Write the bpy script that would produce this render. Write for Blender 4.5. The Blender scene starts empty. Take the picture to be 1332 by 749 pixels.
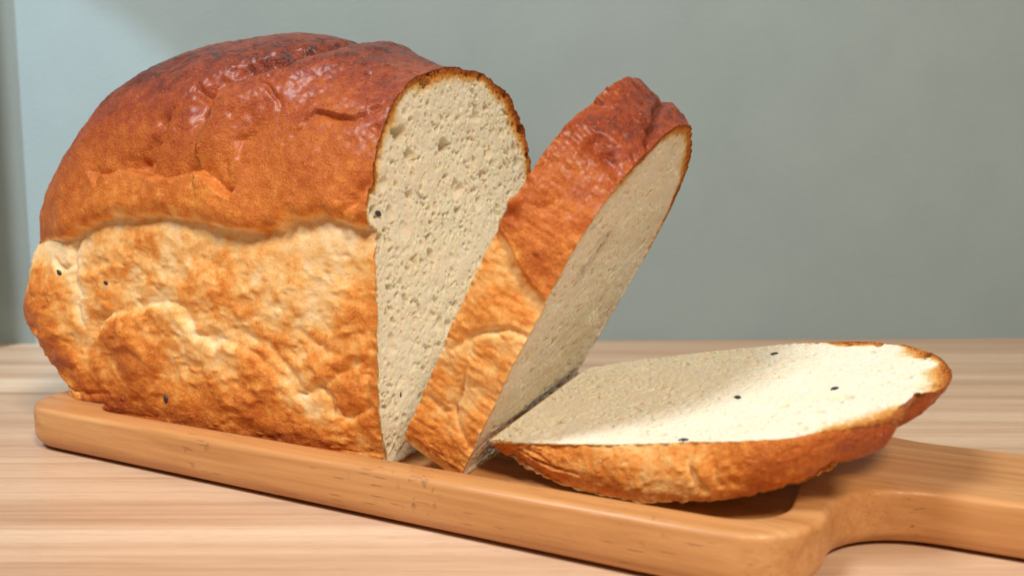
import bpy, bmesh, math, random
import numpy as np
from mathutils import Vector, Matrix, geometry

# ------------------------------------------------------------------ camera, world, lamps, exposure
CM = 0.01
PHI = math.radians(26.383)            # yaw of the bread board against the camera
UH = np.array([math.cos(PHI), -math.sin(PHI)])
VH = np.array([math.sin(PHI), math.cos(PHI)])
EDGE = 17.636                         # cm, camera to the board's front edge
THICK = 1.607                         # cm, board thickness
CAM_H = 7.403 + THICK                 # cm, camera above the table
FOCAL = 1021.6 / 1332 * 36.0
PITCH = math.radians(5.886)
sc = bpy.context.scene
col = sc.collection
sc.render.engine = 'CYCLES'
sc.cycles.use_denoising = True
sc.view_settings.view_transform = 'Standard'
sc.view_settings.look = 'None'
sc.view_settings.gamma = 1.0
sc.view_settings.use_curve_mapping = False
sc.view_settings.exposure = 0.0
cd = bpy.data.cameras.new('camera'); cam = bpy.data.objects.new('camera', cd); col.objects.link(cam)
cam.location = (0, 0, CAM_H * CM)
cam.rotation_euler = (math.pi / 2 - PITCH, 0, 0)
cd.sensor_width = 36.0; cd.lens = FOCAL
cd.clip_start = 0.01; cd.clip_end = 20
cd.dof.use_dof = True; cd.dof.focus_distance = 0.262; cd.dof.aperture_fstop = 12.0
sc.camera = cam
wd = bpy.data.worlds.new('World'); sc.world = wd; wd.use_nodes = True
wd.node_tree.nodes['Background'].inputs['Color'].default_value = (1.0, 0.96, 0.90, 1)
wd.node_tree.nodes['Background'].inputs['Strength'].default_value = 0.05

def lamp(name, kind, loc, target, power, colour, size=0.1, **kw):
    ld = bpy.data.lights.new(name, kind); o = bpy.data.objects.new(name, ld); col.objects.link(o)
    o.location = loc
    o.rotation_euler = (Vector(target) - Vector(loc)).to_track_quat('-Z', 'Y').to_euler()
    ld.energy = power; ld.color = colour
    if kind == 'AREA':
        ld.shape = 'DISK'; ld.size = size
    else:
        ld.shadow_soft_size = size
    for k, v in kw.items():
        setattr(ld, k, v)
    return o
# room lamp, high up on the left behind the camera; a second one on the right; a cool pool of light on the wall
lamp('key_lamp', 'AREA', (-0.40, -0.10, 0.82), (0.0, 0.26, 0.04), 7.4, (0.86, 0.945, 1.0), 0.26)
lamp('second_lamp', 'AREA', (0.30, -0.42, 0.82), (0.02, 0.25, 0.05), 8.8, (1.0, 0.865, 0.665), 0.20)
lamp('cool_lamp', 'SPOT', (-0.75, -0.35, 0.55), (-0.366, 0.515, 0.059), 30.0, (0.62, 0.84, 1.0), 0.012, spot_size=math.radians(21.5), spot_blend=0.16)


# ------------------------------------------------------------------ noise and small maths
def sstep(a, b, x):
    t = np.clip((x - a) / (b - a), 0, 1)
    return t * t * (3 - 2 * t)

def _hash(ix, iy, iz, seed):
    h = (ix.astype(np.int64) * 374761393 + iy.astype(np.int64) * 668265263 + iz.astype(np.int64) * 2147483647 + seed * 974711) & 0xFFFFFFFF
    h = ((h ^ (h >> 13)) * 1274126177) & 0xFFFFFFFF
    h = ((h ^ (h >> 16)) * 2246822519) & 0xFFFFFFFF
    return (h ^ (h >> 15)) & 0xFFFFFF

def noise(x, y, z=None, seed=0):
    """value noise, about -1..1"""
    if z is None:
        z = np.zeros_like(x)
    fx, fy, fz = np.floor(x), np.floor(y), np.floor(z)
    tx, ty, tz = x - fx, y - fy, z - fz
    tx = tx * tx * tx * (tx * (tx * 6 - 15) + 10); ty = ty * ty * ty * (ty * (ty * 6 - 15) + 10); tz = tz * tz * (3 - 2 * tz)
    r = 0
    for i in (0, 1):
        wx = tx if i else 1 - tx
        for j in (0, 1):
            wy = ty if j else 1 - ty
            for k in (0, 1):
                wz = tz if k else 1 - tz
                r = r + wx * wy * wz * (_hash(fx + i, fy + j, fz + k, seed) / 8388607.5 - 1)
    return r

def fbm(x, y, z=None, seed=0, octaves=4, gain=0.5):
    r, a, f = 0, 1.0, 1.0
    for o in range(octaves):
        r = r + a * noise(x * f, y * f, None if z is None else z * f, seed + 17 * o)
        a *= gain; f *= 2.03
    return r

def ridged(x, y, z=None, seed=0, octaves=3):
    r, a, f = 0, 1.0, 1.0
    for o in range(octaves):
        r = r + a * (1 - 2 * np.abs(noise(x * f, y * f, None if z is None else z * f, seed + 31 * o)))
        a *= 0.5; f *= 2.1
    return r

def pores(x, y, cell, rmin, rmax, chance, seed, aspect=1.25):
    """bowl-shaped pits: one chance of a pit for each cell"""
    gx, gy = x / cell, y / (cell * aspect)
    bx, by = np.floor(gx), np.floor(gy)
    out = np.zeros_like(x)
    for i in (-1, 0, 1):
        for j in (-1, 0, 1):
            cx, cy = bx + i, by + j
            z = np.zeros_like(cx)
            h1 = _hash(cx, cy, z, seed) / 16777215.0
            h2 = _hash(cx, cy, z + 1, seed) / 16777215.0
            h3 = _hash(cx, cy, z + 2, seed) / 16777215.0
            h4 = _hash(cx, cy, z + 3, seed) / 16777215.0
            r = rmin + (rmax - rmin) * h3 ** 2
            d2 = ((gx - cx - h1) * cell) ** 2 + ((gy - cy - h2) * cell) ** 2
            out = np.maximum(out, np.where(h4 < chance, np.maximum(0, 1 - d2 / r ** 2) ** 0.55 * r, 0))
    return out

def polydist(U, S, pts):
    """distance to a polyline, the side (+1 left of travel) and the place along it 0..1"""
    best = np.full(U.shape, 1e9); sg = np.zeros(U.shape); al = np.zeros(U.shape)
    pts = np.array(pts, float)
    L = np.r_[0, np.cumsum(np.hypot(*np.diff(pts, axis=0).T))]
    for i in range(len(pts) - 1):
        a, b = pts[i], pts[i + 1]
        d = b - a
        l2 = d @ d
        t = np.clip(((U - a[0]) * d[0] + (S - a[1]) * d[1]) / l2, 0, 1)
        ex, ey = U - a[0] - t * d[0], S - a[1] - t * d[1]
        q = np.hypot(ex, ey)
        m = q < best
        best = np.where(m, q, best)
        sg = np.where(m, np.sign(d[0] * ey - d[1] * ex), sg)
        al = np.where(m, (L[i] + t * math.sqrt(l2)) / L[-1], al)
    return best, sg, al

def groove(U, S, pts, width, depth):
    d, _, a = polydist(U, S, pts)
    return -depth * np.exp(-(d / width) ** 2) * (0.35 + 0.65 * np.sin(np.pi * np.clip(a, 0.12, 0.88)))

def ledge(U, S, pts, up, down, wup, wdown, sharp=0.05):
    """a step: raised by `up` left of the line, sunk by `down` right of it"""
    d, s, a = polydist(U, S, pts)
    end = sstep(0, 0.08, a) * sstep(1, 0.92, a)
    x = d * s
    k = sstep(-sharp, sharp, x)
    return end * (k * up * np.exp(-np.maximum(x, 0) / wup) - (1 - k) * down * np.exp(-np.maximum(-x, 0) / wdown))

# ------------------------------------------------------------------ outline of the loaf, one slice of it
NS = 240                              # samples on each of the four sides of the outline
def outline(H=12.84, ws=7.45, a0=4.55, aw=5.53, nd=2.19, n=NS):
    """closed outline: front side up, top front to back, back side down, bottom back to front"""
    w1 = np.linspace(0, ws, 400); a1 = -(a0 + (aw - a0) * np.sin(w1 / ws * np.pi / 2))
    t = np.linspace(0, np.pi, 1600)[1:-1]; c, s = np.cos(t), np.sin(t)
    a = -aw * np.sign(c) * np.abs(c) ** (2 / nd); w = ws + (H - ws) * np.abs(s) ** (2 / nd)
    A = np.r_[a1, a, -a1[::-1]]; W = np.r_[w1, w, w1[::-1]]
    # round the two bottom corners
    L = np.r_[0, np.cumsum(np.hypot(np.diff(A), np.diff(W)))]
    tot = L[-1]; ls = tot * 0.34
    side = np.linspace(0, ls, n + 1)[:-1]; top = np.linspace(ls, tot - ls, n + 1)[:-1]; back = np.linspace(tot - ls, tot, n + 1)[:-1]
    q = np.r_[side, top, back]
    A1, W1 = np.interp(q, L, A), np.interp(q, L, W)
    xb = np.linspace(1, -1, n + 1)[:-1]
    A2 = a0 * xb; W2 = np.zeros(n)
    A_, W_ = np.r_[A1, A2], np.r_[W1, W2]
    S_ = np.r_[q, tot + (1 - xb) * a0]
    lift = 0.55 * np.exp(-((np.minimum(S_, np.abs(S_ - tot))) / 0.35)) * 0.6
    return A_, W_ + lift * (W_ < 1), S_

VMID = 1.032 + 5.53
UCUT, UEND, WC = -13.784, -32.4, 5.6
def loaf_base(nstraight=190, ncap=120):
    A, W, S = outline(a0=5.15)
    H, ws = 12.84, 7.45
    dome = sstep(6.0, 12.0, W)
    Lc = 3.4 + 4.2 * dome
    nn = 2.6 - 0.35 * dome
    us = UEND + Lc
    j1 = np.linspace(0, 1, nstraight + 1)[:-1]
    U = [UCUT + (us - UCUT) * t for t in j1]; K = [np.ones_like(A) for t in j1]
    f = np.linspace(0, np.pi / 2, ncap)
    for q in f:
        U.append(us - Lc * np.sin(q) ** (2 / nn)); K.append(np.maximum(np.cos(q), 1e-3) ** (2 / nn))
    U = np.array(U).T; K = np.array(K).T            # [s, j]
    Wb = W[:, None] + 0 * U
    g = np.exp(-((U + 21.0) / np.where(U > -21.0, 4.2, 7.5)) ** 2)
    Wb = np.where(Wb > ws, ws + (Wb - ws) * (0.945 + 0.065 * sstep(-13.8, -16.0, U) + 0.28 * g), Wb)
    tap = 1 - 0.05 * sstep(3.0, 0, Wb) * sstep(-20, -31, U)
    a = A[:, None] * K * tap
    w = WC + (Wb - WC) * K
    U = U + 1.5 * sstep(3.4, 0.0, w) * sstep(-24.0, -31.5, U)      # the far end swells at half height, its foot is tucked in
    P = np.stack([U, VMID + a, w - 0.5], -1)
    return P, U, S[:, None] + 0 * U

# ------------------------------------------------------------------ objects
def B2W(u, v, w):
    q = EDGE * VH + u * UH + v * VH
    return Vector((q[0] * CM, q[1] * CM, (w + THICK) * CM))

def thing(name, label, cat, base, group=None):
    o = bpy.data.objects.new(name, None); col.objects.link(o)
    o.empty_display_size = 0.02
    o.location = B2W(*base); o.rotation_euler = (0, 0, -PHI)
    o['label'] = label; o['category'] = cat; o['base'] = list(base)
    if group: o['group'] = group
    return o

def normals(V, Q):
    """smooth vertex normals of a quad mesh"""
    n = np.cross(V[Q[:, 2]] - V[Q[:, 0]], V[Q[:, 3]] - V[Q[:, 1]])
    N = np.zeros_like(V)
    for k in range(4):
        for c in range(3):
            N[:, c] += np.bincount(Q[:, k], n[:, c], len(V))
    return N / (np.linalg.norm(N, axis=1)[:, None] + 1e-12)

def quads(name, V, Q, mat, parent, attrs=None, N=None, keep=None):
    """V in board cm; becomes one mesh object under `parent`, in the parent's own frame"""
    if keep is not None:
        Q = Q[keep]
        used = np.unique(Q); remap = np.full(len(V), -1); remap[used] = np.arange(len(used))
        Q = remap[Q]; V = V[used]
        if N is not None: N = N[used]
        attrs = {k: a[used] for k, a in (attrs or {}).items()}
    base = np.array(parent['base'] if 'base' in parent else parent.parent['base'])
    me = bpy.data.meshes.new(name)
    me.vertices.add(len(V)); me.vertices.foreach_set('co', ((V - base) * CM).astype(np.float32).ravel())
    me.loops.add(Q.size); me.loops.foreach_set('vertex_index', Q.astype(np.int32).ravel())
    me.polygons.add(len(Q)); me.polygons.foreach_set('loop_start', np.arange(0, Q.size, 4, dtype=np.int32))
    me.update(calc_edges=True)
    me.polygons.foreach_set('use_smooth', np.ones(len(Q), bool))
    for k, a in (attrs or {}).items():
        at = me.attributes.new(k, 'FLOAT', 'POINT'); at.data.foreach_set('value', a.astype(np.float32))
    if N is not None:
        me.normals_split_custom_set_from_vertices(N.tolist())
    me.materials.append(mat)
    o = bpy.data.objects.new(name, me); col.objects.link(o); o.parent = parent
    return o

def grid_quads(n, m, wrap=False, flip=False):
    i, j = np.meshgrid(np.arange(n if wrap else n - 1), np.arange(m - 1), indexing='ij')
    i2 = (i + 1) % n
    q = np.stack([i * m + j, i2 * m + j, i2 * m + j + 1, i * m + j + 1], -1).reshape(-1, 4)
    return q[:, ::-1].copy() if flip else q

# ------------------------------------------------------------------ materials
class Mat:
    def __init__(self, name):
        self.m = bpy.data.materials.new(name); self.m.use_nodes = True
        self.t = self.m.node_tree; self.b = self.t.nodes['Principled BSDF']
    def n(self, kind, **kw):
        x = self.t.nodes.new(kind)
        for k, v in kw.items():
            if k in x.inputs: x.inputs[k].default_value = v
            else: setattr(x, k, v)
        return x
    def l(self, a, b): self.t.links.new(a, b)
    def put(self, sock, v):
        if hasattr(v, 'is_output'): self.l(v, sock)
        else: sock.default_value = v
    def math(self, op, a, b=0.0, c=0.0, clamp=False):
        x = self.n('ShaderNodeMath', operation=op, use_clamp=clamp)
        self.put(x.inputs[0], a); self.put(x.inputs[1], b)
        if op == 'MULTIPLY_ADD': self.put(x.inputs[2], c)
        return x.outputs[0]
    def remap(self, v, a, b, c, d):
        x = self.n('ShaderNodeMapRange'); self.put(x.inputs[0], v)
        for i, q in enumerate((a, b, c, d)): self.put(x.inputs[i + 1], q)
        return x.outputs[0]
    def ramp(self, v, stops):
        x = self.n('ShaderNodeValToRGB'); e = x.color_ramp.elements
        while len(e) < len(stops): e.new(0.5)
        for q, (p, c) in zip(e, stops): q.position = p; q.color = (*c, 1)
        self.put(x.inputs[0], v); return x.outputs[0]
    def mix(self, f, a, b, mode='MIX'):
        x = self.n('ShaderNodeMix', data_type='RGBA', blend_type=mode)
        self.put(x.inputs[0], f)
        for s, v in ((6, a), (7, b)):
            if hasattr(v, 'is_output'): self.l(v, x.inputs[s])
            else: x.inputs[s].default_value = (*v, 1)
        return x.outputs[2]
    def coord(self, scale=(1, 1, 1), loc=(0, 0, 0), rot=(0, 0, 0)):
        c = self.n('ShaderNodeTexCoord'); mp = self.n('ShaderNodeMapping')
        mp.inputs['Scale'].default_value = scale; mp.inputs['Location'].default_value = loc; mp.inputs['Rotation'].default_value = rot
        self.l(c.outputs['Object'], mp.inputs[0]); return mp.outputs[0]
    def noise(self, vec, scale, detail=3.0, rough=0.55, dist=0.0):
        x = self.n('ShaderNodeTexNoise', Scale=scale, Detail=detail, Roughness=rough, Distortion=dist)
        self.l(vec, x.inputs['Vector']); return x.outputs['Fac']
    def voronoi(self, vec, scale, feature='F1', rnd=1.0):
        x = self.n('ShaderNodeTexVoronoi', feature=feature, Scale=scale, Randomness=rnd)
        self.l(vec, x.inputs['Vector']); return x.outputs['Distance']
    def attr(self, name):
        return self.n('ShaderNodeAttribute', attribute_name=name).outputs['Fac']
    def bump(self, h, strength, dist, prev=None):
        x = self.n('ShaderNodeBump', Distance=dist); self.put(x.inputs['Strength'], strength); self.put(x.inputs['Height'], h)
        if prev is not None: self.l(prev, x.inputs['Normal'])
        return x.outputs[0]
    def out(self, **kw):
        for k, v in kw.items():
            s = self.b.inputs[k.replace('_', ' ')]
            if isinstance(v, tuple) and len(v) == 3 and s.type == 'RGBA': v = (*v, 1)
            self.put(s, v)
        return self.m

def crust_material():
    M = Mat('baked_crust'); c = M.coord()
    bake = M.attr('bake')
    big = M.noise(c, 260, 4, 0.6); fine = M.noise(c, 1100, 3, 0.65); vfine = M.noise(c, 3200, 2, 0.6)
    b = M.math('ADD', bake, M.remap(big, 0.25, 0.75, -0.12, 0.12))
    b = M.math('ADD', b, M.remap(fine, 0.25, 0.75, -0.08, 0.08))
    grain = M.noise(c, 2000, 2, 0.6)
    b = M.math('ADD', b, M.math('MULTIPLY', M.remap(grain, 0.3, 0.7, -1.0, 1.0), M.remap(bake, 0.3, 0.55, 0.03, 0.075)))
    colr = M.ramp(b, [(0.0, (0.86, 0.62, 0.35)), (0.16, (0.84, 0.475, 0.165)), (0.32, (0.75, 0.275, 0.050)), (0.47, (0.58, 0.155, 0.018)),
                      (0.62, (0.48, 0.100, 0.008)), (0.76, (0.36, 0.052, 0.005)), (0.90, (0.18, 0.022, 0.004)), (1.0, (0.035, 0.009, 0.006))])
    # small pale flakes and blisters
    fl = M.voronoi(c, 800)
    spot = M.math('MULTIPLY', M.remap(fl, 0.10, 0.22, 1.0, 0.0), M.remap(M.noise(c, 140, 2), 0.50, 0.60, 0.0, 1.0))
    colr = M.mix(M.math('MULTIPLY', spot, 0.6), colr, (0.74, 0.36, 0.13))
    rough = M.remap(bake, 0.3, 0.75, 0.62, 0.42)
    rough = M.math('ADD', rough, M.remap(fine, 0.3, 0.7, -0.06, 0.08))
    h = M.math('ADD', M.math('ADD', fine, M.math('MULTIPLY', grain, 0.8)), M.math('MULTIPLY', vfine, 0.4))
    nb = M.bump(h, M.remap(bake, 0.3, 0.6, 0.25, 0.8), 0.0009)
    nb = M.bump(M.noise(c, 480, 5, 0.7, 1.6), M.remap(bake, 0.35, 0.6, 0.10, 0.26), 0.0012, nb)
    nb = M.bump(M.remap(fl, 0.0, 0.35, 1.0, 0.0), 0.14, 0.0004, nb)
    return M.out(Base_Color=colr, Roughness=rough, Normal=nb, Specular_IOR_Level=0.32, Coat_Weight=M.remap(bake, 0.4, 0.65, 0.0, 0.42), Coat_Roughness=0.34)

def crumb_material():
    M = Mat('bread_crumb'); c = M.coord()
    rim = M.attr('rim'); stain = M.attr('stain')
    fine = M.noise(c, 900, 4, 0.7); vf = M.noise(c, 2600, 3, 0.7); big = M.noise(c, 90, 3, 0.5)
    r = M.math('ADD', rim, M.remap(fine, 0.2, 0.8, -0.22, 0.22))
    base = M.ramp(big, [(0.3, (0.81, 0.70, 0.535)), (0.7, (0.83, 0.745, 0.61))])
    base = M.mix(M.remap(vf, 0.35, 0.75, 0.0, 0.35), base, (0.82, 0.77, 0.675))
    edge = M.ramp(r, [(0.0, (0.17, 0.037, 0.008)), (0.20, (0.40, 0.115, 0.018)), (0.45, (0.60, 0.27, 0.065)), (0.75, (0.76, 0.53, 0.25)), (1.0, (0.80, 0.69, 0.50))])
    colr = M.mix(M.remap(r, 0.55, 1.0, 0.0, 1.0), edge, base)
    colr = M.mix(M.math('MULTIPLY', stain, M.remap(fine, 0.35, 0.65, 0.4, 1.0)), colr, (0.20, 0.14, 0.105))
    h = M.math('ADD', fine, M.math('MULTIPLY', vf, 0.7))
    nb = M.bump(h, 0.42, 0.0005)
    return M.out(Base_Color=colr, Roughness=0.85, Normal=nb, Specular_IOR_Level=0.15, Subsurface_Weight=0.85, Subsurface_Scale=0.0020, Subsurface_Radius=(1.0, 0.62, 0.32))

def wood_material():
    M = Mat('oiled_rubberwood')
    c = M.coord((5, 60, 60)); c0 = M.coord()
    g = M.noise(c, 1.8, 6, 0.65, 0.6); g2 = M.noise(M.coord((16, 520, 520)), 1.0, 4, 0.65)
    colr = M.ramp(g, [(0.28, (0.48, 0.205, 0.066)), (0.45, (0.60, 0.277, 0.098)), (0.55, (0.65, 0.315, 0.118)), (0.72, (0.72, 0.385, 0.16))])
    colr = M.mix(M.remap(g2, 0.40, 0.68, 0.0, 0.42), colr, (0.40, 0.165, 0.045))
    # open pores: short dark dashes along the grain
    pv = M.voronoi(M.coord((75, 1000, 1000)), 1.0)
    zone = M.noise(c0, 48, 3)
    pore = M.math('MULTIPLY', M.remap(pv, 0.13, 0.21, 1.0, 0.0), M.remap(zone, 0.46, 0.56, 0.0, 1.0))
    colr = M.mix(M.math('MULTIPLY', pore, 0.5), colr, (0.14, 0.055, 0.02))
    dirt = M.math('MULTIPLY', M.remap(M.noise(c0, 420, 3), 0.60, 0.70, 0.0, 1.0), M.remap(M.noise(c0, 38, 2), 0.55, 0.65, 0.0, 1.0))
    colr = M.mix(M.math('MULTIPLY', dirt, 0.5), colr, (0.16, 0.075, 0.02))
    nb = M.bump(M.math('SUBTRACT', g2, pore), 0.4, 0.0004)
    return M.out(Base_Color=colr, Roughness=M.remap(g2, 0.3, 0.7, 0.34, 0.50), Normal=nb, Specular_IOR_Level=0.45)

def table_material():
    M = Mat('wood_grain_laminate')
    rz = math.radians(-1.5)
    a = M.noise(M.coord((1.6, 48, 1), rot=(0, 0, rz)), 1.0, 5, 0.6, 0.4)
    b = M.noise(M.coord((5, 330, 1), rot=(0, 0, rz)), 1.0, 4, 0.65, 0.2)
    d = M.noise(M.coord((90, 1700, 1), rot=(0, 0, rz)), 1.0, 4, 0.7)
    v = M.math('ADD', M.math('MULTIPLY', a, 0.72), M.math('MULTIPLY', b, 0.28))
    colr = M.ramp(v, [(0.34, (0.44, 0.25, 0.15)), (0.45, (0.58, 0.37, 0.24)), (0.52, (0.65, 0.44, 0.295)), (0.64, (0.77, 0.57, 0.415))])
    colr = M.mix(M.remap(d, 0.50, 0.70, 0.0, 0.36), colr, (0.36, 0.20, 0.11))
    nb = M.bump(d, 0.12, 0.0002)
    return M.out(Base_Color=colr, Roughness=M.remap(a, 0.3, 0.7, 0.38, 0.46), Normal=nb, Specular_IOR_Level=0.45)

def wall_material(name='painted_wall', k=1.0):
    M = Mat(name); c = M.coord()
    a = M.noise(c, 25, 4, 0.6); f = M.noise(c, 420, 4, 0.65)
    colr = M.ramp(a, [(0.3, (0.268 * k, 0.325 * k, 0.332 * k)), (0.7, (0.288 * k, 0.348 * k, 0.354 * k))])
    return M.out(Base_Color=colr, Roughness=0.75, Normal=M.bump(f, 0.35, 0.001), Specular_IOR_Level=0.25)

def seed_material():
    M = Mat('black_sesame'); c = M.coord()
    f = M.noise(c, 1500, 3)
    return M.out(Base_Color=M.ramp(f, [(0.3, (0.008, 0.008, 0.010)), (0.8, (0.045, 0.042, 0.05))]), Roughness=0.42, Normal=M.bump(f, 0.3, 0.0002))

CRUST, CRUMB, WOOD, TABLE, WALL, SEED = crust_material(), crumb_material(), wood_material(), table_material(), wall_material(), seed_material()
WALL_SHADE = wall_material('wall_in_shade', 0.28)  # wall colour darkened to stand for shade

# ------------------------------------------------------------------ the setting
def slab(name, size, loc, mat, rotz=0.0, bevel=0.0):
    bm = bmesh.new(); bmesh.ops.create_cube(bm, size=1)
    for v in bm.verts: v.co = Vector((v.co.x * size[0], v.co.y * size[1], v.co.z * size[2]))
    if bevel: bmesh.ops.bevel(bm, geom=bm.edges[:], offset=bevel, segments=2, affect='EDGES')
    me = bpy.data.meshes.new(name); bm.to_mesh(me); bm.free(); me.materials.append(mat)
    o = bpy.data.objects.new(name, me); col.objects.link(o); o.location = loc; o.rotation_euler = (0, 0, rotz)
    o['kind'] = 'structure'
    return o
WALL_Y, WALL_ROT = 0.525, math.radians(1.7)
slab('table', (2.6, 1.32, 0.03), (0, WALL_Y - 0.66 + 0.02, -0.015), TABLE)
slab('wall', (3.2, 0.10, 2.0), (0, WALL_Y + 0.05, 0.85), WALL, WALL_ROT)
slab('wall_shade_strip', (0.10, 0.035, 1.6), (-0.380, WALL_Y - 0.035, 0.801), WALL_SHADE, WALL_ROT, 0.015)  # added strip; its dark colour stands in for a soft shadow on the wall

# ------------------------------------------------------------------ bread board
def board():
    t = thing('bread_board', 'oiled wooden serving board with a sunken tray and a handle, under the bread', 'bread board', (-14, 7.5, -THICK))
    U0, U1, V0, V1, R, HV0, HV1, HE, FR = -30.2, -1.3, 0.0, 15.0, 2.3, 5.05, 9.95, 11.0, 2.6
    pts = []
    def arc(cu, cv, r, a0, a1, n=18):
        for a in np.linspace(math.radians(a0), math.radians(a1), n): pts.append((cu + r * math.cos(a), cv + r * math.sin(a)))
    arc(U0 + R, V0 + R, R, 180, 270); arc(U1 - 2.3, V0 + 2.3, 2.3, 270, 357)
    arc(U1 + FR, HV0 - FR, FR, 177, 90)
    arc(HE - 2.4, HV0 + 2.4, 2.4, 270, 360); arc(HE - 2.4, HV1 - 2.4, 2.4, 0, 90)
    arc(U1 + FR, HV1 + FR, FR, 270, 183); arc(U1 - 2.3, V1 - 2.3, 2.3, 3, 90); arc(U0 + R, V1 - R, R, 90, 180)
    # resample evenly
    P = np.array(pts + pts[:1]); d = np.hypot(*np.diff(P, axis=0).T); P = P[np.r_[True, d > 1e-6]]
    L = np.r_[0, np.cumsum(np.hypot(*np.diff(P, axis=0).T))]; n = 560
    q = np.linspace(0, L[-1], n + 1)[:-1]; O = np.stack([np.interp(q, L, P[:, 0]), np.interp(q, L, P[:, 1])], -1)
    for _ in range(3): O = 0.5 * O + 0.25 * (np.roll(O, 1, 0) + np.roll(O, -1, 0))
    T = np.roll(O, -1, 0) - np.roll(O, 1, 0); T /= np.linalg.norm(T, axis=1)[:, None]; Nn = np.stack([-T[:, 1], T[:, 0]], -1)   # inward
    rings = [(1.2, -THICK)]
    for a in np.linspace(0, 90, 8): rings.append((0.70 * (1 - math.sin(math.radians(a))), -THICK + 0.62 * (1 - math.cos(math.radians(a)))))
    for a in np.linspace(0, 90, 8): rings.append((0.20 * (1 - math.cos(math.radians(a))), -0.20 + 0.20 * math.sin(math.radians(a))))
    rings.append((0.5, 0.0))
    V, F = [], []
    for (off, w) in rings:
        for p, m in zip(O, Nn): V.append((p[0] + m[0] * off, p[1] + m[1] * off, w))
    k = len(rings)
    for r in range(k - 1):
        for i in range(n):
            j = (i + 1) % n; F.append((r * n + i, r * n + j, (r + 1) * n + j, (r + 1) * n + i))
    F.append(tuple(range(n))[::-1])
    # sunken tray
    rec = []
    RU0, RU1, RV0, RV1, RR = -27.0, -2.15, 0.92, 14.08, 1.6
    for cu, cv, a0 in ((RU0 + RR, RV0 + RR, 180), (RU1 - RR, RV0 + RR, 270), (RU1 - RR, RV1 - RR, 0), (RU0 + RR, RV1 - RR, 90)):
        for a in np.linspace(a0, a0 + 90, 16): rec.append((cu + RR * math.cos(math.radians(a)), cv + RR * math.sin(math.radians(a)), math.cos(math.radians(a)), math.sin(math.radians(a))))
    m = len(rec)
    rr = [(0.10, 0.0), (0.03, -0.012), (0.0, -0.045), (-0.01, -0.10), (-0.02, -0.25), (-0.06, -0.38), (-0.16, -0.47), (-0.30, -0.5), (-0.5, -0.5)]
    s0 = len(V)
    for off, w in rr:
        for (a, b, na, nb) in rec: V.append((a + na * off, b + nb * off, w))
    for r in range(len(rr) - 1):
        for i in range(m):
            j = (i + 1) % m; F.append((s0 + r * m + i, s0 + r * m + j, s0 + (r + 1) * m + j, s0 + (r + 1) * m + i))
    e0 = s0 + (len(rr) - 1) * m
    F.append(tuple(range(e0, e0 + m)))
    # flat top between the two loops
    lo = [(V[(k - 1) * n + i][0], V[(k - 1) * n + i][1]) for i in range(n)]; li = [(V[s0 + i][0], V[s0 + i][1]) for i in range(m)]
    extra = [(u, v) for u in np.arange(-0.2, 10.2, 0.8) for v in np.arange(5.9, 9.2, 0.8)]
    allp = [Vector(p) for p in lo + li + extra]
    ed = [(i, (i + 1) % n) for i in range(n)] + [(n + i, n + (i + 1) % m) for i in range(m)]
    vo, eo, fo, ov, oe, of = geometry.delaunay_2d_cdt(allp, ed, [list(range(n)), list(range(n, n + m))], 0, 1e-5)
    idx = []
    for a, src in zip(vo, ov):
        s = src[0] if src else -1
        if 0 <= s < n: idx.append((k - 1) * n + s)
        elif n <= s < n + m: idx.append(s0 + s - n)
        else: V.append((a[0], a[1], 0.0)); idx.append(len(V) - 1)
    for f, src in zip(fo, of):
        if 1 in src or not src: continue
        F.append(tuple(idx[i] for i in f))
    base = np.array(t['base']); Va = np.array(V)
    for name, test in (('tray', lambda u: u <= 1.6), ('handle', lambda u: u > 1.6)):
        sel = [f for f in F if test(np.mean([Va[i][0] for i in f]) if len(f) < 100 else -14)]
        used = sorted({i for f in sel for i in f}); mp = {q: i for i, q in enumerate(used)}
        me = bpy.data.meshes.new(name)
        me.from_pydata([tuple((Va[i] - base) * CM) for i in used], [], [tuple(mp[i] for i in f) for f in sel])
        bm = bmesh.new(); bm.from_mesh(me); bmesh.ops.recalc_face_normals(bm, faces=bm.faces[:]); bm.to_mesh(me); bm.free()
        me.polygons.foreach_set('use_smooth', np.ones(len(me.polygons), bool)); me.set_sharp_from_angle(angle=math.radians(40))
        me.materials.append(WOOD)
        o = bpy.data.objects.new(name, me); col.objects.link(o); o.parent = t
    return t
board()

# ------------------------------------------------------------------ bread: crumb faces and seeds
def coons(loop, n, up):
    """fill a closed loop of 4n points with a grid of (n*up+1)^2 points"""
    m = n * up
    def side(a, b, rev=False):
        pts = np.take(loop, np.arange(a, b + 1) % len(loop), axis=0)
        if rev: pts = pts[::-1]
        q = np.linspace(0, n, m + 1); i = np.minimum(q.astype(int), n - 1); t = (q - i)[:, None]
        return pts[i] * (1 - t) + pts[i + 1] * t
    Lf, T, Rr, Bt = side(0, n), side(n, 2 * n), side(2 * n, 3 * n, True), side(3 * n, 4 * n, True)
    x = np.linspace(0, 1, m + 1)[:, None, None]; y = np.linspace(0, 1, m + 1)[None, :, None]     # x front to back, y up
    return ((1 - y) * Bt[:, None] + y * T[:, None] + (1 - x) * Lf[None] + x * Rr[None]
            - (1 - x) * (1 - y) * Lf[0] - x * (1 - y) * Rr[0] - (1 - x) * y * Lf[-1] - x * y * Rr[-1])

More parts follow.
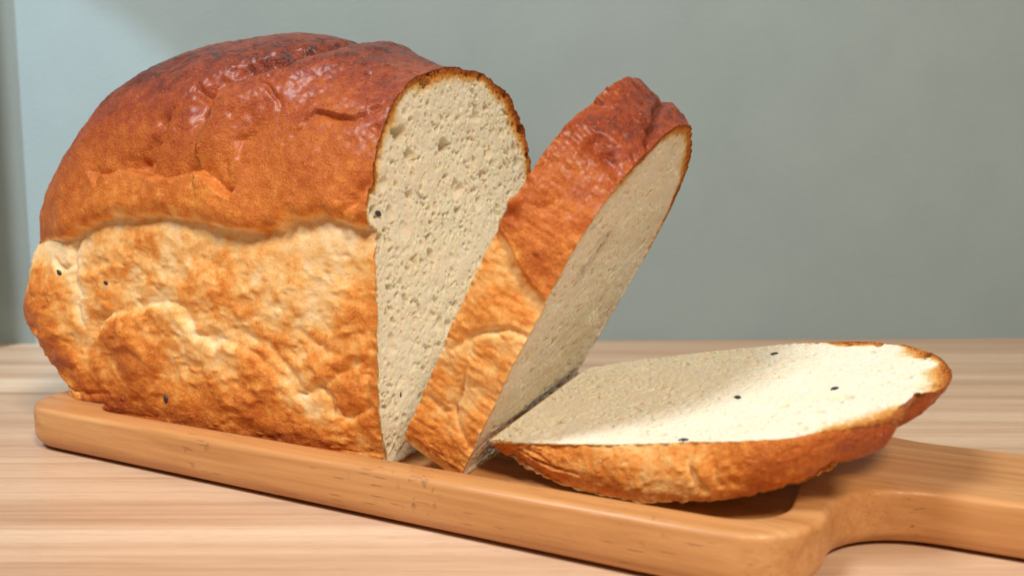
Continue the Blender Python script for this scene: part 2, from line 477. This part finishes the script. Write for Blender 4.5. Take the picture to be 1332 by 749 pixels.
def crumb(name, loop, loop2, direction, parent, seed, up=2, porous=1.0, flip=False, stain=None, rimside=0.13, rimtop=0.50, flat=False, rimback=0.4):
    G = coons(loop, NS, up); A = coons(np.pad(loop2, ((0, 0), (0, 1))), NS, up)
    a, w = A[..., 0], A[..., 1]
    m = G.shape[0]
    # distance to the crust
    d = np.full(a.shape, 9.0)
    lp = loop2[::2]
    for q in lp: np.minimum(d, (a - q[0]) ** 2 + (w - q[1]) ** 2, out=d)
    d = np.sqrt(np.maximum(d - 0.0012, 0))
    ra, rw = a * 0.8 - w * 0.6 + 40, a * 0.6 + w * 0.8 + 40           # turned, so no row lines up with the cut
    wx = ra + 0.10 * noise(ra * 2.2, rw * 2.2, None, seed + 3); wy = rw + 0.10 * noise(ra * 2.2, rw * 2.2, None, seed + 4)
    dens = np.clip(0.55 + 0.6 * fbm(a * 0.8, w * 0.8, None, seed + 9, 2), 0.1, 1.1)
    pit = np.maximum.reduce([pores(wx, wy, 1.3, 0.12, 0.30, 0.55, seed, 1.1) * 1.3, pores(wx + 2, wy, 0.55, 0.07, 0.20, 0.55, seed + 1, 1.0) * 1.4,
                             pores(wx, wy + 5, 0.30, 0.065, 0.12, 0.6, seed + 2, 1.0) * 1.4, pores(wx, wy, 0.17, 0.04, 0.07, 0.5, seed + 5, 1.0) * 0.9])
    h = -porous * (0.1 + 1.2 * dens) * 1.6 * pit
    h += porous * 0.022 * fbm(ra * 3.5, rw * 3.5, None, seed + 6, 3) + 0.03 * fbm(a * 0.5, w * 0.9, None, seed + 7, 2)
    h += 0.011 * fbm(rw * 13, ra * 13, None, seed + 8, 2)
    fade = sstep(0.0, 0.16, d)
    if flat:
        nv = np.array(direction); off = (G - loop.mean(0)) @ nv
        G = G - (off * (1 - np.exp(-d / 0.06)))[..., None] * nv
    h = h * fade - 0.05 * sstep(0.08, 0.25, d)
    G = G + (h[..., None] * np.array(direction))
    rimw = rimside + (rimtop - rimside) * sstep(6.8, 10.5, w) * (0.8 + rimback * sstep(-1, 4, a) + 0.55 * noise(a * 0.8, w * 0.8, None, seed + 10)) 
    at = {'rim': np.clip(d / rimw + 0.42 * sstep(8.8, 7.0, w), 0, 2).ravel(), 'stain': (stain(a, w) if stain else 0 * a).ravel()}
    V = G.reshape(-1, 3)
    Q = grid_quads(m, m, flip=flip)
    o = quads(name, V, Q, CRUMB, parent, at)
    return o, G, a, w

def seed_mesh():
    bm = bmesh.new(); bmesh.ops.create_uvsphere(bm, u_segments=10, v_segments=7, radius=1)
    for v in bm.verts:
        x = v.co.x
        k = 1 - 0.45 * max(0, x) ** 1.5 - 0.1 * abs(x)
        v.co = Vector((x * 0.0016, v.co.y * 0.00095 * k, v.co.z * 0.00055 * k))
    me = bpy.data.meshes.new('sesame_seed'); bm.to_mesh(me); bm.free()
    me.polygons.foreach_set('use_smooth', np.ones(len(me.polygons), bool)); me.materials.append(SEED)
    return me
SEEDM = seed_mesh()
def sesame(parent, p, nrm, spin, size=1.0):
    """p in board cm, lying flat on a face with the given normal, sunk a little into it"""
    root = parent if 'base' in parent else parent.parent
    base = np.array(root['base'])
    o = bpy.data.objects.new('sesame_seed', SEEDM); col.objects.link(o); o.parent = parent
    nv = Vector(nrm).normalized()
    o.location = Vector((np.array(p) - base) * CM) + nv * 0.00012
    o.rotation_euler = (nv.to_track_quat('Z', 'X') @ Matrix.Rotation(spin, 3, 'Z').to_quaternion()).to_euler()
    o.scale = (size,) * 3
    return o

# ------------------------------------------------------------------ the loaf
FEAT = {
'seam': [(-30.5, 6.6), (-28.4, 6.6), (-27.58, 6.77), (-26.98, 7.05), (-25.66, 7.46), (-24.3, 7.55), (-21.09, 7.51), (-19.39, 7.28), (-18.09, 7.14), (-17.14, 7.18), (-16.7, 7.55), (-15.62, 7.65), (-15.02, 7.46), (-14.4, 7.37), (-13.78, 7.23), (-12.5, 7.2)],
'crack': [(-26.46, 8.98), (-25.69, 8.75), (-24.91, 8.75), (-24.27, 8.84), (-23.53, 8.8), (-22.87, 8.52), (-22.25, 8.47), (-21.45, 8.47), (-21.23, 8.61), (-20.63, 8.66), (-20.18, 8.57), (-19.7, 8.34), (-19.42, 8.11), (-19.14, 8.06), (-18.97, 8.34), (-18.76, 8.52)],
'dent1': [(-22.75, 10.09), (-22.73, 9.63), (-23.15, 9.21), (-23.53, 9.07)],
'valley': [(-21.06, 10.13), (-21.15, 10.45), (-20.98, 11.01), (-20.42, 11.49), (-19.39, 12.05), (-18.36, 12.92), (-17.84, 13.57), (-17.7, 15.04), (-18.0, 16.5)],
'line1': [(-21.77, 11.18), (-21.13, 10.78), (-20.57, 10.5)],
'line2': [(-19.02, 11.4), (-18.47, 11.14), (-17.99, 10.87), (-17.79, 10.68)],
'wrink': [(-16.93, 10.04), (-16.66, 10.41), (-16.37, 10.68), (-15.57, 10.68), (-15.08, 10.59), (-14.76, 10.87), (-14.63, 11.14), (-14.26, 11.31)],
'dent3': [(-18.49, 9.99), (-18.73, 9.67), (-19.01, 9.49), (-19.07, 9.17)],
'foldcut': [(-13.6, 8.75), (-13.93, 8.61), (-14.15, 8.24), (-14.54, 7.88), (-14.71, 7.51)],
'flap': [(-13.86, 8.43), (-13.93, 7.88), (-14.4, 7.46)],
'sidefold': [(-27.0, 7.0), (-27.45, 6.4), (-27.48, 5.85), (-27.4, 5.11), (-27.4, 4.24), (-27.24, 3.5)],
'crease': [(-27.32, 3.13), (-26.76, 3.22), (-25.48, 4.01), (-24.6, 4.19), (-23.79, 4.38), (-22.51, 4.56), (-21.87, 4.42), (-21.23, 3.45), (-19.95, 3.41), (-19.07, 3.27), (-18.27, 2.76), (-17.31, 2.26), (-16.67, 1.98)],
'crease2': [(-16.67, 1.98), (-16.03, 2.39), (-15.55, 1.8), (-15.23, 1.47), (-14.58, 1.7), (-14.26, 1.93)],
'crease3': [(-16.19, 2.16), (-15.39, 2.72), (-14.58, 3.27), (-14.02, 3.64)],
'crease4': [(-14.02, 3.59), (-14.18, 2.86), (-14.26, 1.93)],
'crease5': [(-18.83, 3.68), (-18.11, 3.5), (-17.71, 3.04), (-16.51, 2.21)],
'crease6': [(-16.67, 4.1), (-15.95, 3.68), (-15.39, 3.41), (-14.5, 3.73)],
}
def loaf():
    t = thing('bread_loaf', 'tall cut loaf of bread with a dark brown dome, standing upright on the tray', 'bread loaf', (-22, 6.5, -0.5))
    P, U, S = loaf_base()
    ns, nj = U.shape
    V = P.reshape(-1, 3); Q = grid_quads(ns, nj, wrap=True, flip=True)
    N = normals(V, Q).reshape(P.shape)
    if N[120, 50, 1] > 0:
        Q = Q[:, ::-1].copy(); N = -N
    x, y, z = P[..., 0], P[..., 1], P[..., 2]
    TOT = 32.51
    Sm = np.where(S < TOT / 2, S, TOT - S)                       # the back mirrors the front
    wu = 0.10 * noise(x * 2.1, S * 2.1, None, 5) + 0.05 * noise(x * 5, S * 5, None, 6); wv = 0.10 * noise(x * 2.1, S * 2.1, None, 7) + 0.05 * noise(x * 5, S * 5, None, 8)
    u_, s_ = x + wu, S + wv
    f = FEAT
    ws_ = S + 0.07 * noise(x * 1.3, 0 * x, None, 78) + 0.03 * noise(x * 4, 0 * x, None, 79)
    topd, sgs, _ = polydist(x, np.where(S < TOT / 2, ws_, TOT - ws_ + 0.25 * noise(x * .7, 0 * x, None, 77)), f['seam'])
    seam = topd * sgs                                             # + above the seam, on the dome
    seam = np.where(Sm > 10.5, np.maximum(seam, 3), seam); seam = np.where(S > TOT, -4.0, seam)
    dome = sstep(-0.05, 0.05, seam)
    # --- relief of the dome
    lipf = sstep(-30.0, -27.6, x)
    D = (0.05 + 0.31 * lipf) * np.exp(-np.maximum(seam, 0) / 1.8) * sstep(-0.04, 0.50, seam) ** 0.6
    D = D - 0.60 * sstep(-27.0, -30.0, x) * np.exp(-np.maximum(seam, 0) / 2.2) + np.where(S < 24, 0.32 * np.exp(-((S - 20.3) / 1.7) ** 2) * sstep(-17, -14, x), 0) + 0.11 * noise(S * 1.3, x * 1.1, None, 81) * sstep(14.5, 17, S) * sstep(-18, -15, x)
    D = D + 0.10 * fbm(x * 0.45, y * 0.45, z * 0.45, 11, 3) + 0.028 * fbm(x * 1.8, y * 1.8, z * 1.8, 12, 3)
    D = D + 0.007 * ridged(x * 3.0, y * 3.0, z * 3.0, 13, 2)
    blis = pores(u_, s_, 0.5, 0.05, 0.14, 0.45, 21, 1.0)
    D = D + 0.12 * blis
    pit = pores(u_ + 3.3, s_, 0.9, 0.05, 0.16, 0.35, 22, 1.0); D = D - 0.5 * pit
    front = (S < 20)
    crk = ledge(u_, s_, f['crack'], -0.34, -0.12, 0.45, 0.9, 0.045)
    val = groove(u_, s_, f['valley'], 0.40, 0.48)
    vd, vs, va = polydist(u_, s_, f['valley'])
    lobe = 0.26 * np.exp(-((vd - 1.1) / 0.8) ** 2) * (vs < 0)
    fold = (groove(u_, s_, f['dent1'], 0.24, 0.36) + groove(u_, s_, f['line1'], 0.10, 0.16) + groove(u_, s_, f['line2'], 0.09, 0.12) + groove(u_, s_, f['dent3'], 0.15, 0.17)
            + groove(u_, s_, [(q[0] + 0.04, q[1] - 0.13) for q in f['wrink']], 0.12, 0.17) - groove(u_, s_, f['wrink'], 0.07, 0.13)
            + groove(u_, s_, f['foldcut'], 0.20, 0.24) - groove(u_, s_, f['flap'], 0.12, 0.12)
            + groove(u_, s_, [(-24.9, 9.2), (-23.3, 8.95), (-22.0, 8.85), (-21.6, 9.1)], 0.35, 0.15))
    D = D + np.where(front, crk + val + lobe + fold, 0)
    # --- relief of the sides
    B = -(0.03 + 0.20 * lipf) * np.exp(-np.maximum(-seam, 0) / 0.9)
    B = B + 0.20 * sstep(-27.4, -29.0, x) * np.exp(-((Sm - 4.3) / 1.6) ** 2) - 0.55 * sstep(-27.0, -30.0, x) * np.exp(-np.maximum(-seam, 0) / 1.3)
    B = B + 0.13 * fbm(x * 0.40, y * 0.4, z * 0.45, 31, 2)
    peb = fbm(u_ * 1.2, s_ * 1.4, None, 32, 3, 0.42)
    amp = 0.5 + 0.5 * sstep(0.4, 2.2, -seam)
    B = B + amp * (0.042 * peb + 0.060 * ridged(u_ * 0.65 + 0.4 * s_, s_ * 1.1 - 0.25 * u_, None, 33, 2))
    B = B - amp * 0.32 * pores(u_, s_, 0.75, 0.07, 0.20, 0.36, 34, 0.9) + amp * 0.35 * pores(u_ + 9, s_ + 4, 0.35, 0.05, 0.12, 0.5, 35, 0.8)
    low = ledge(u_, s_, f['crease'], -0.10, -0.085, 1.4, 2.2, 0.18) + groove(u_, s_, f['crease'], 0.16, 0.06)
    sf = groove(u_, s_, f['sidefold'], 0.16, 0.20)
    cr = (groove(u_, s_, f['crease2'], 0.15, 0.20) + groove(u_, s_, f['crease3'], 0.13, 0.10) + groove(u_, s_, f['crease4'], 0.12, 0.13)
          + groove(u_, s_, f['crease5'], 0.14, 0.10) + groove(u_, s_, f['crease6'], 0.16, 0.08)
          + groove(u_, s_, [(-26.6, 3.5), (-26.0, 3.75), (-25.5, 4.15)], 0.35, 0.22) - groove(u_, s_, [(-25.4, 3.5), (-24.6, 3.5), (-24.1, 3.75)], 0.38, 0.20)
          + groove(u_, s_, [(-28.6, 5.9), (-28.0, 5.6), (-27.6, 5.9)], 0.12, 0.14) + groove(u_, s_, [(-29.4, 0.9), (-28.4, 0.75), (-27.4, 0.9), (-26.4, 0.8)], 0.13, 0.16))
    B = B + np.where(front, low + sf + cr, 0)
    H = dome * D + (1 - dome) * B
    H = H + 0.012 * fbm(x * 7, y * 7, z * 7, 41, 2)
    H = np.where(S > TOT, 0.02 * fbm(x, y, None, 42, 2), H)        # underside
    H = H * sstep(0, 0.12, np.minimum(1.0, (np.cumsum(np.ones_like(U), 1)[:, ::-1] - 1) / 60.0))
    P2 = P + H[..., None] * N
    P2[..., 2] = np.maximum(P2[..., 2], np.where(P2[..., 0] < -26.8, 0.02, -0.5))
    # the knife left a slightly ragged edge
    jj = np.arange(nj)[None, :]
    P2[..., 0] += np.exp(-(jj / 2.5) ** 2) * (0.05 * noise(S * 4, 0 * S, None, 61) + 0.05 * np.maximum(0, noise(S * 11, 0 * S, None, 62)))
    # --- how far each spot is baked
    zr = P2[..., 2] + 0.5
    up = sstep(8.0, 13.6, zr)
    bd = 0.495 + 0.385 * up + 0.08 * sstep(4, 9, y) + 0.07 * fbm(x * 0.5, y * 0.5, z * 0.5, 51, 3) - 0.9 * np.clip(-(H - D * 0), 0, 0.25) * 0 + 0.05 * sstep(-22, -29, x)
    bd = bd - 0.13 * np.exp(-np.maximum(seam, 0) / 0.5)
    bs = 0.285 + 0.19 * fbm(x * 0.55, y * 0.55, z * 0.6, 52, 3) + 0.06 * fbm(x * 2.6, y * 2.6, z * 2.6, 53, 3) + 0.85 * np.clip(B + 0.02, -0.15, 0.16) + 0.17 * sstep(2.2, 0.2, zr)
    bs = bs - 0.22 * np.exp(-np.maximum(-seam, 0) / 0.75)
    pale = 0
    for pts, wd_, k in (([(-27.32, 6.0), (-27.32, 5.11), (-27.24, 4.24), (-27.16, 3.9)], 0.35, 0.30), ([(-22.3, 4.2), (-21.6, 3.6)], 0.35, 0.16),
                        ([(-21.2, 3.0), (-19.3, 2.85), (-18.1, 2.2), (-16.3, 1.6)], 0.5, 0.16), ([(-29.0, 6.6), (-28.2, 6.2)], 0.6, 0.22), ([(-15.5, 6.9), (-14.2, 6.6)], 0.5, 0.12)):
        dd, _, _ = polydist(u_, s_, pts); pale = pale + k * np.exp(-(dd / wd_) ** 2)
    bs = bs - np.where(front, pale, 0)
    dd, _, _ = polydist(u_, s_, [(-29.6, 5.0), (-29.4, 3.5), (-28.8, 2.2)]); bs = bs + np.where(front, 0.12 * np.exp(-(dd / 0.9) ** 2), 0)
    dm = sstep(-0.22, 0.25, seam + 0.12 * noise(x * 3, S * 3, None, 55))
    bake = np.clip(dm * bd + (1 - dm) * bs, 0.02, 0.90)
    V2 = P2.reshape(-1, 3); NN = normals(V2, Q)
    dq = dome.ravel()[Q].mean(1) > 0.5
    at = {'bake': bake.ravel()}
    quads('top_crust', V2, Q, CRUST, t, at, NN, dq)
    sc_ = quads('side_crust', V2, Q, CRUST, t, at, NN, ~dq)
    # --- cut face
    A0, W0, S0 = outline()
    loop = P2[:, 0]; loop2 = np.stack([loop[:, 1] - VMID, loop[:, 2] + 0.5], -1)
    cr_, G, a, w = crumb('crumb', loop, loop2, (1, 0, 0), t, 100, up=2, porous=1.0, flat=True, rimtop=0.66)
    def on_crumb(aa, ww):
        i = np.unravel_index(((a - aa) ** 2 + (w - ww) ** 2).argmin(), a.shape); return G[i]
    sesame(cr_, on_crumb(-4.1, 2.05), (1, 0, 0), 0.4); sesame(cr_, on_crumb(-5.15, 7.7), (1, 0, 0), 1.3)
    for (uu, ss, sp, sz) in ((-28.28, 5.48, 0.9, 1.05), (-25.72, 5.2, 1.2, 0.8), (-23.07, 1.15, 0.3, 1.15)):
        i = np.unravel_index(((U - uu) ** 2 + (S - ss) ** 2).argmin(), U.shape)
        sesame(sc_, P2[i], N[i], sp, sz)
    return t
loaf()

# ------------------------------------------------------------------ slices
def slice_body(t, place, T, disp, bakef, seed, shrink=None, profile={}, faces=None, NT=52):
    A, W, S = outline(**profile)
    ns = len(A); nt = np.linspace(0, 1, NT + 1)
    n = nt[None, :] + 0 * A[:, None]; a = A[:, None] + 0 * n; w = W[:, None] + 0 * n; s = S[:, None] + 0 * n
    if shrink: a, w = shrink(a, w, n)
    P = place(a, w, n); V = P.reshape(-1, 3); Q = grid_quads(ns, NT + 1, wrap=True)
    N = normals(V, Q).reshape(P.shape)
    c = V.mean(0)
    if ((P - c) * N).sum() < 0: Q = Q[:, ::-1].copy(); N = -N
    H = disp(s, n * T, a, w)
    P2 = P + H[..., None] * N
    V2 = P2.reshape(-1, 3)
    o = quads('crust', V2, Q, CRUST, t, {'bake': np.clip(bakef(s, n * T, a, w, H), 0.02, 0.98).ravel()}, normals(V2, Q))
    flip = Q[0, 1] != ns
    res = []
    for k, kw in faces:
        loop = P2[:, k]; loop2 = np.stack([a[:, k], w[:, k]], -1)
        nrm = np.cross(loop[NS * 2] - loop[0], loop[NS] - loop[NS * 3]); nrm /= np.linalg.norm(nrm)
        if (nrm @ (loop.mean(0) - c)) < 0: nrm = -nrm
        G = coons(loop, NS, 1)
        g = np.cross(G[121, 120] - G[120, 120], G[120, 121] - G[120, 120])
        res.append(crumb('crumb', loop, loop2, nrm, t, seed + 50 * k, flip=bool(g @ nrm < 0), **kw) + (nrm,))
    return o, res

def slice_relief(seed, k=1.0):
    def disp(s, m, a, w):
        TOT = 32.51
        sm = np.where(s < TOT / 2, s, TOT - s)
        s2 = s + 0.08 * noise(s * 2, m * 2, None, seed); m2 = m + 0.08 * noise(s * 2, m * 2, None, seed + 1)
        H = 0.09 * fbm(s * 0.45, m * 0.5, None, seed + 2, 3) + 0.030 * fbm(s * 1.7, m * 1.7, None, seed + 3, 3)
        H = H * (0.5 + 0.5 * k) + k * 0.020 * ridged(s * 2.2, m * 2.2, None, seed + 4, 2) - k * 0.4 * pores(s2, m2, 0.7, 0.05, 0.14, 0.4, seed + 5, 1.0) + 0.3 * pores(s2 + 5, m2, 0.45, 0.05, 0.12, 0.4, seed + 6, 1.0)
        H += 0.010 * fbm(s * 7, m * 7, None, seed + 7, 2)
        H += 0.020 * noise(s * 9, np.floor(m * 0) + m * 3, None, seed + 8) 
        edge = np.exp(-m / 0.07) + np.exp(-np.abs(m.max() - m) / 0.07)
        H = H + edge * (0.035 * noise(s * 7, 0 * s, None, seed + 9) + 0.05 * np.maximum(0, noise(s * 3, 0 * s, None, seed + 10) - 0.2))
        return np.where(s > TOT, 0.1 * H, H), s2, m2, sm
    return disp

def leaning_slice():
    ul, th, psi, T, vl, s1 = -12.908, math.radians(28.607), math.radians(4.637), 2.056, 0.365, 0.95
    t = thing('bread_slice', 'thick bread slice leaning to the right, propped between the loaf and the flat slice', 'bread slice', (-12, 6, -0.5), 'slices cut from the loaf')
    def place(a, w, n):
        A_, W_ = a * s1, w * s1
        off = n * T
        u = off * math.cos(th) + W_ * math.sin(th); z = -off * math.sin(th) + W_ * math.cos(th); v = A_ + 5.53 * s1
        return np.stack([ul + u * math.cos(psi) - v * math.sin(psi), vl + u * math.sin(psi) + v * math.cos(psi), z - 0.48 + T * math.sin(th)], -1)
    rel = slice_relief(300, 0.7)
    def disp(s, m, a, w):
        H, s2, m2, sm = rel(s, m, a, w)
        seam = s2 - (7.1 - 0.55 * (m2 - 1.0))
        k = sstep(-0.09, 0.09, seam)
        st = k * 0.13 * np.exp(-np.maximum(seam, 0) / 1.3) - (1 - k) * 0.10 * np.exp(-np.maximum(-seam, 0) / 0.8)
        H = H + np.where(s < 14, st, 0)
        F = (groove(m2, s2, [(0.35, 3.9), (0.9, 4.9), (1.5, 5.4), (2.0, 5.5)], 0.12, 0.14) + groove(m2, s2, [(0.7, 4.2), (0.9, 3.2), (1.0, 2.2), (1.5, 1.6), (2.0, 1.3)], 0.11, 0.16)
             + groove(m2, s2, [(0.2, 1.9), (0.8, 1.8), (1.3, 2.2)], 0.12, 0.10) + groove(m2, s2, [(0.3, 17.2), (1.0, 16.2), (1.5, 14.2), (1.9, 12.6), (2.2, 12.2)], 0.15, 0.22) + 0.22 * np.exp(-((m2 - 1.5) / 0.5) ** 2 - ((s2 - 16.8) / 1.3) ** 2)
             + groove(m2, s2, [(0.9, 11.2), (1.4, 11.1), (1.9, 10.8)], 0.26, 0.24) + groove(m2, s2, [(0.2, 8.6), (0.7, 8.7), (0.9, 9.2)], 0.10, 0.10))
        tip = 0.34 * np.exp(-(m2 / 0.22) ** 2 - ((s2 - 8.45) / 0.16) ** 2) - 0.22 * np.exp(-(m2 / 0.5) ** 2) * sstep(12.95, 12.85, s2) * sstep(11.6, 12.6, s2)
        return H + F + tip
    def bakef(s, m, a, w, H):
        seam = s - (7.1 - 0.55 * (m - 1.0)) + 0.25 * noise(s * 1.5, m * 1.5, None, 330)
        sm = np.where(s < 16.2, s, 32.5 - s)
        k = sstep(-0.35, 0.40, np.where(s < 16.2, seam, sm - 7.2))
        d = 0.48 + 0.34 * sstep(7.5, 12.5, sm) + 0.06 * fbm(s * 0.7, m * 0.7, None, 321, 3)
        b = 0.30 + 0.09 * fbm(s * 0.8, m * 0.8, None, 322, 3) + 0.6 * np.clip(H, -0.15, 0.12) - 0.18 * np.exp(-np.maximum(-seam, 0) / 0.5) + 0.10 * sstep(2.5, 0.3, sm)
        e = 0.10 * np.exp(-np.minimum(m, T - m) / 0.10)
        return k * d + (1 - k) * b - e * 0.8
    def stain(a, w):
        d, _, _ = polydist(a + 0.12 * noise(a * 3, w * 3, None, 5), w, [(-3.1, 7.2), (-2.7, 7.55), (-2.4, 8.2)])
        return 0.95 * np.exp(-(d / 0.42) ** 2) * (0.45 + 0.55 * sstep(-0.3, 0.4, fbm(a * 3.5, w * 3.5, None, 8, 3)))
    o, res = slice_body(t, place, T, disp, bakef, 300, shrink=lambda a, w, n: (np.where(a < 0, a * (1 - 0.05 * n * sstep(8, 11.5, w)), a), w * (1 - 0.035 * n * sstep(8, 12.5, w))), profile=dict(nd=2.0), faces=[(52, dict(up=2, porous=0.5, stain=stain, rimtop=0.62, flat=True)), (0, dict(up=1, porous=0.7))])
    cr, G, a, w, nrm = res[0]
    for aa, ww, sp in ((4.4, 4.9, 1.2),):
        i = np.unravel_index(((a - aa) ** 2 + (w - ww) ** 2).argmin(), a.shape); sesame(cr, G[i], nrm, sp, 0.95)
    return t
leaning_slice()

def lying_slice():
    ux, vx, wx, al, ro, ya, s2 = -10.565, 1.172, 0.54, math.radians(9.747), math.radians(3.732), math.radians(1.369), 0.951
    T = 2.0
    t = thing('bread_slice', 'bread slice lying flat with its white crumb facing up, beside the handle', 'bread slice', (-5, 6, -0.5), 'slices cut from the loaf')
    def place(a, w, n):
        along = w * s2; v = a * s2 + 5.53 * s2
        top = wx + along * math.sin(al) + v * math.sin(ro)
        edge = np.interp(along, [0, 0.5, 1, 2, 3.2, 5, 6.8, 8, 9, 9.8, 11, 12.3], [0.15, 0.18, 0.15, -0.10, -0.27, -0.22, 0.14, 0.42, 0.70, 1.00, 1.25, 1.35])
        mid = np.interp(along, [0, 1, 2.5, 4, 7, 8.4, 10, 12.3], [0.2, 0.1, -0.42, -0.47, -0.47, 0.12, 0.95, 1.8])
        low = edge + (mid - edge) * sstep(0.6, 5.0, np.minimum(v, 10.5 - v))
        low = np.minimum(low, top - 0.3)
        k = n
        al2 = along - n * 1.1 * sstep(7.0, 12.2, along) + n * 0.5 * sstep(3, 0, along)
        sq = 1 - 0.10 * n ** 2 * (0.5 + 0.5 * sstep(5, 10, along))
        v = 5.26 + (v - 5.26) * sq
        u = al2 * math.cos(al)
        z = top + (low - top) * k
        return np.stack([ux + u * math.cos(ya) - v * math.sin(ya), vx + u * math.sin(ya) + v * math.cos(ya), z], -1)
    rel = slice_relief(500, 0.3)
    def disp(s, m, a, w):
        H, s2_, m2, sm = rel(s, m, a, w)
        H = H + 0.12 * np.sin(np.pi * np.clip(m / T, 0, 1)) * sstep(0, 2, sm)
        F = (groove(m2, s2_, [(0.0, 1.6), (0.5, 1.5), (1.0, 2.4)], 0.10, 0.10) + groove(m2, s2_, [(0.7, 1.0), (1.1, 2.0), (1.2, 3.2)], 0.10, 0.12)
             + groove(m2, s2_, [(0.1, 6.6), (0.8, 6.5), (1.6, 6.9)], 0.13, 0.16) + groove(m2, s2_, [(0.2, 7.2), (1.4, 7.3)], 0.10, 0.08)
             + groove(m2, s2_, [(-0.3, 13.1), (1.0, 12.9), (2.2, 12.8)], 0.60, 0.52) - groove(m2, s2_, [(-0.3, 11.6), (1.0, 11.5), (2.2, 11.4)], 0.5, 0.16))
        return H + F + 0.10 * noise(s * 1.1, m * 0.6, None, 540) * sstep(8, 10, sm)
    def bakef(s, m, a, w, H):
        sm = np.where(s < 16.2, s, 32.5 - s)
        d = 0.26 + 0.22 * sstep(5.8, 8.5, sm) + 0.24 * sstep(8.5, 13.0, sm) + 0.07 * fbm(s * 0.7, m * 0.7, None, 521, 3) + 0.16 * sstep(5, 1.5, sm) + 0.4 * np.clip(H - 0.15, -0.15, 0.12)
        return d - 0.08 * np.exp(-m / 0.12)
    o, res = slice_body(t, place, T, disp, bakef, 500, faces=[(0, dict(up=2, porous=0.62, rimside=0.12, rimtop=0.95, rimback=-0.4, flat=True)), (52, dict(up=1, porous=0.4))])
    cr, G, a, w, nrm = res[0]
    for aa, ww, sp in ((-1.4, 7.05, 1.9), (-1.05, 9.8, 0.5), (-5.0, 6.15, 0.0), (4.05, 7.5, 0.2)):
        i = np.unravel_index(((a - aa) ** 2 + (w - ww) ** 2).argmin(), a.shape); sesame(cr, G[i], nrm, sp, 0.95)
    return t
lying_slice()
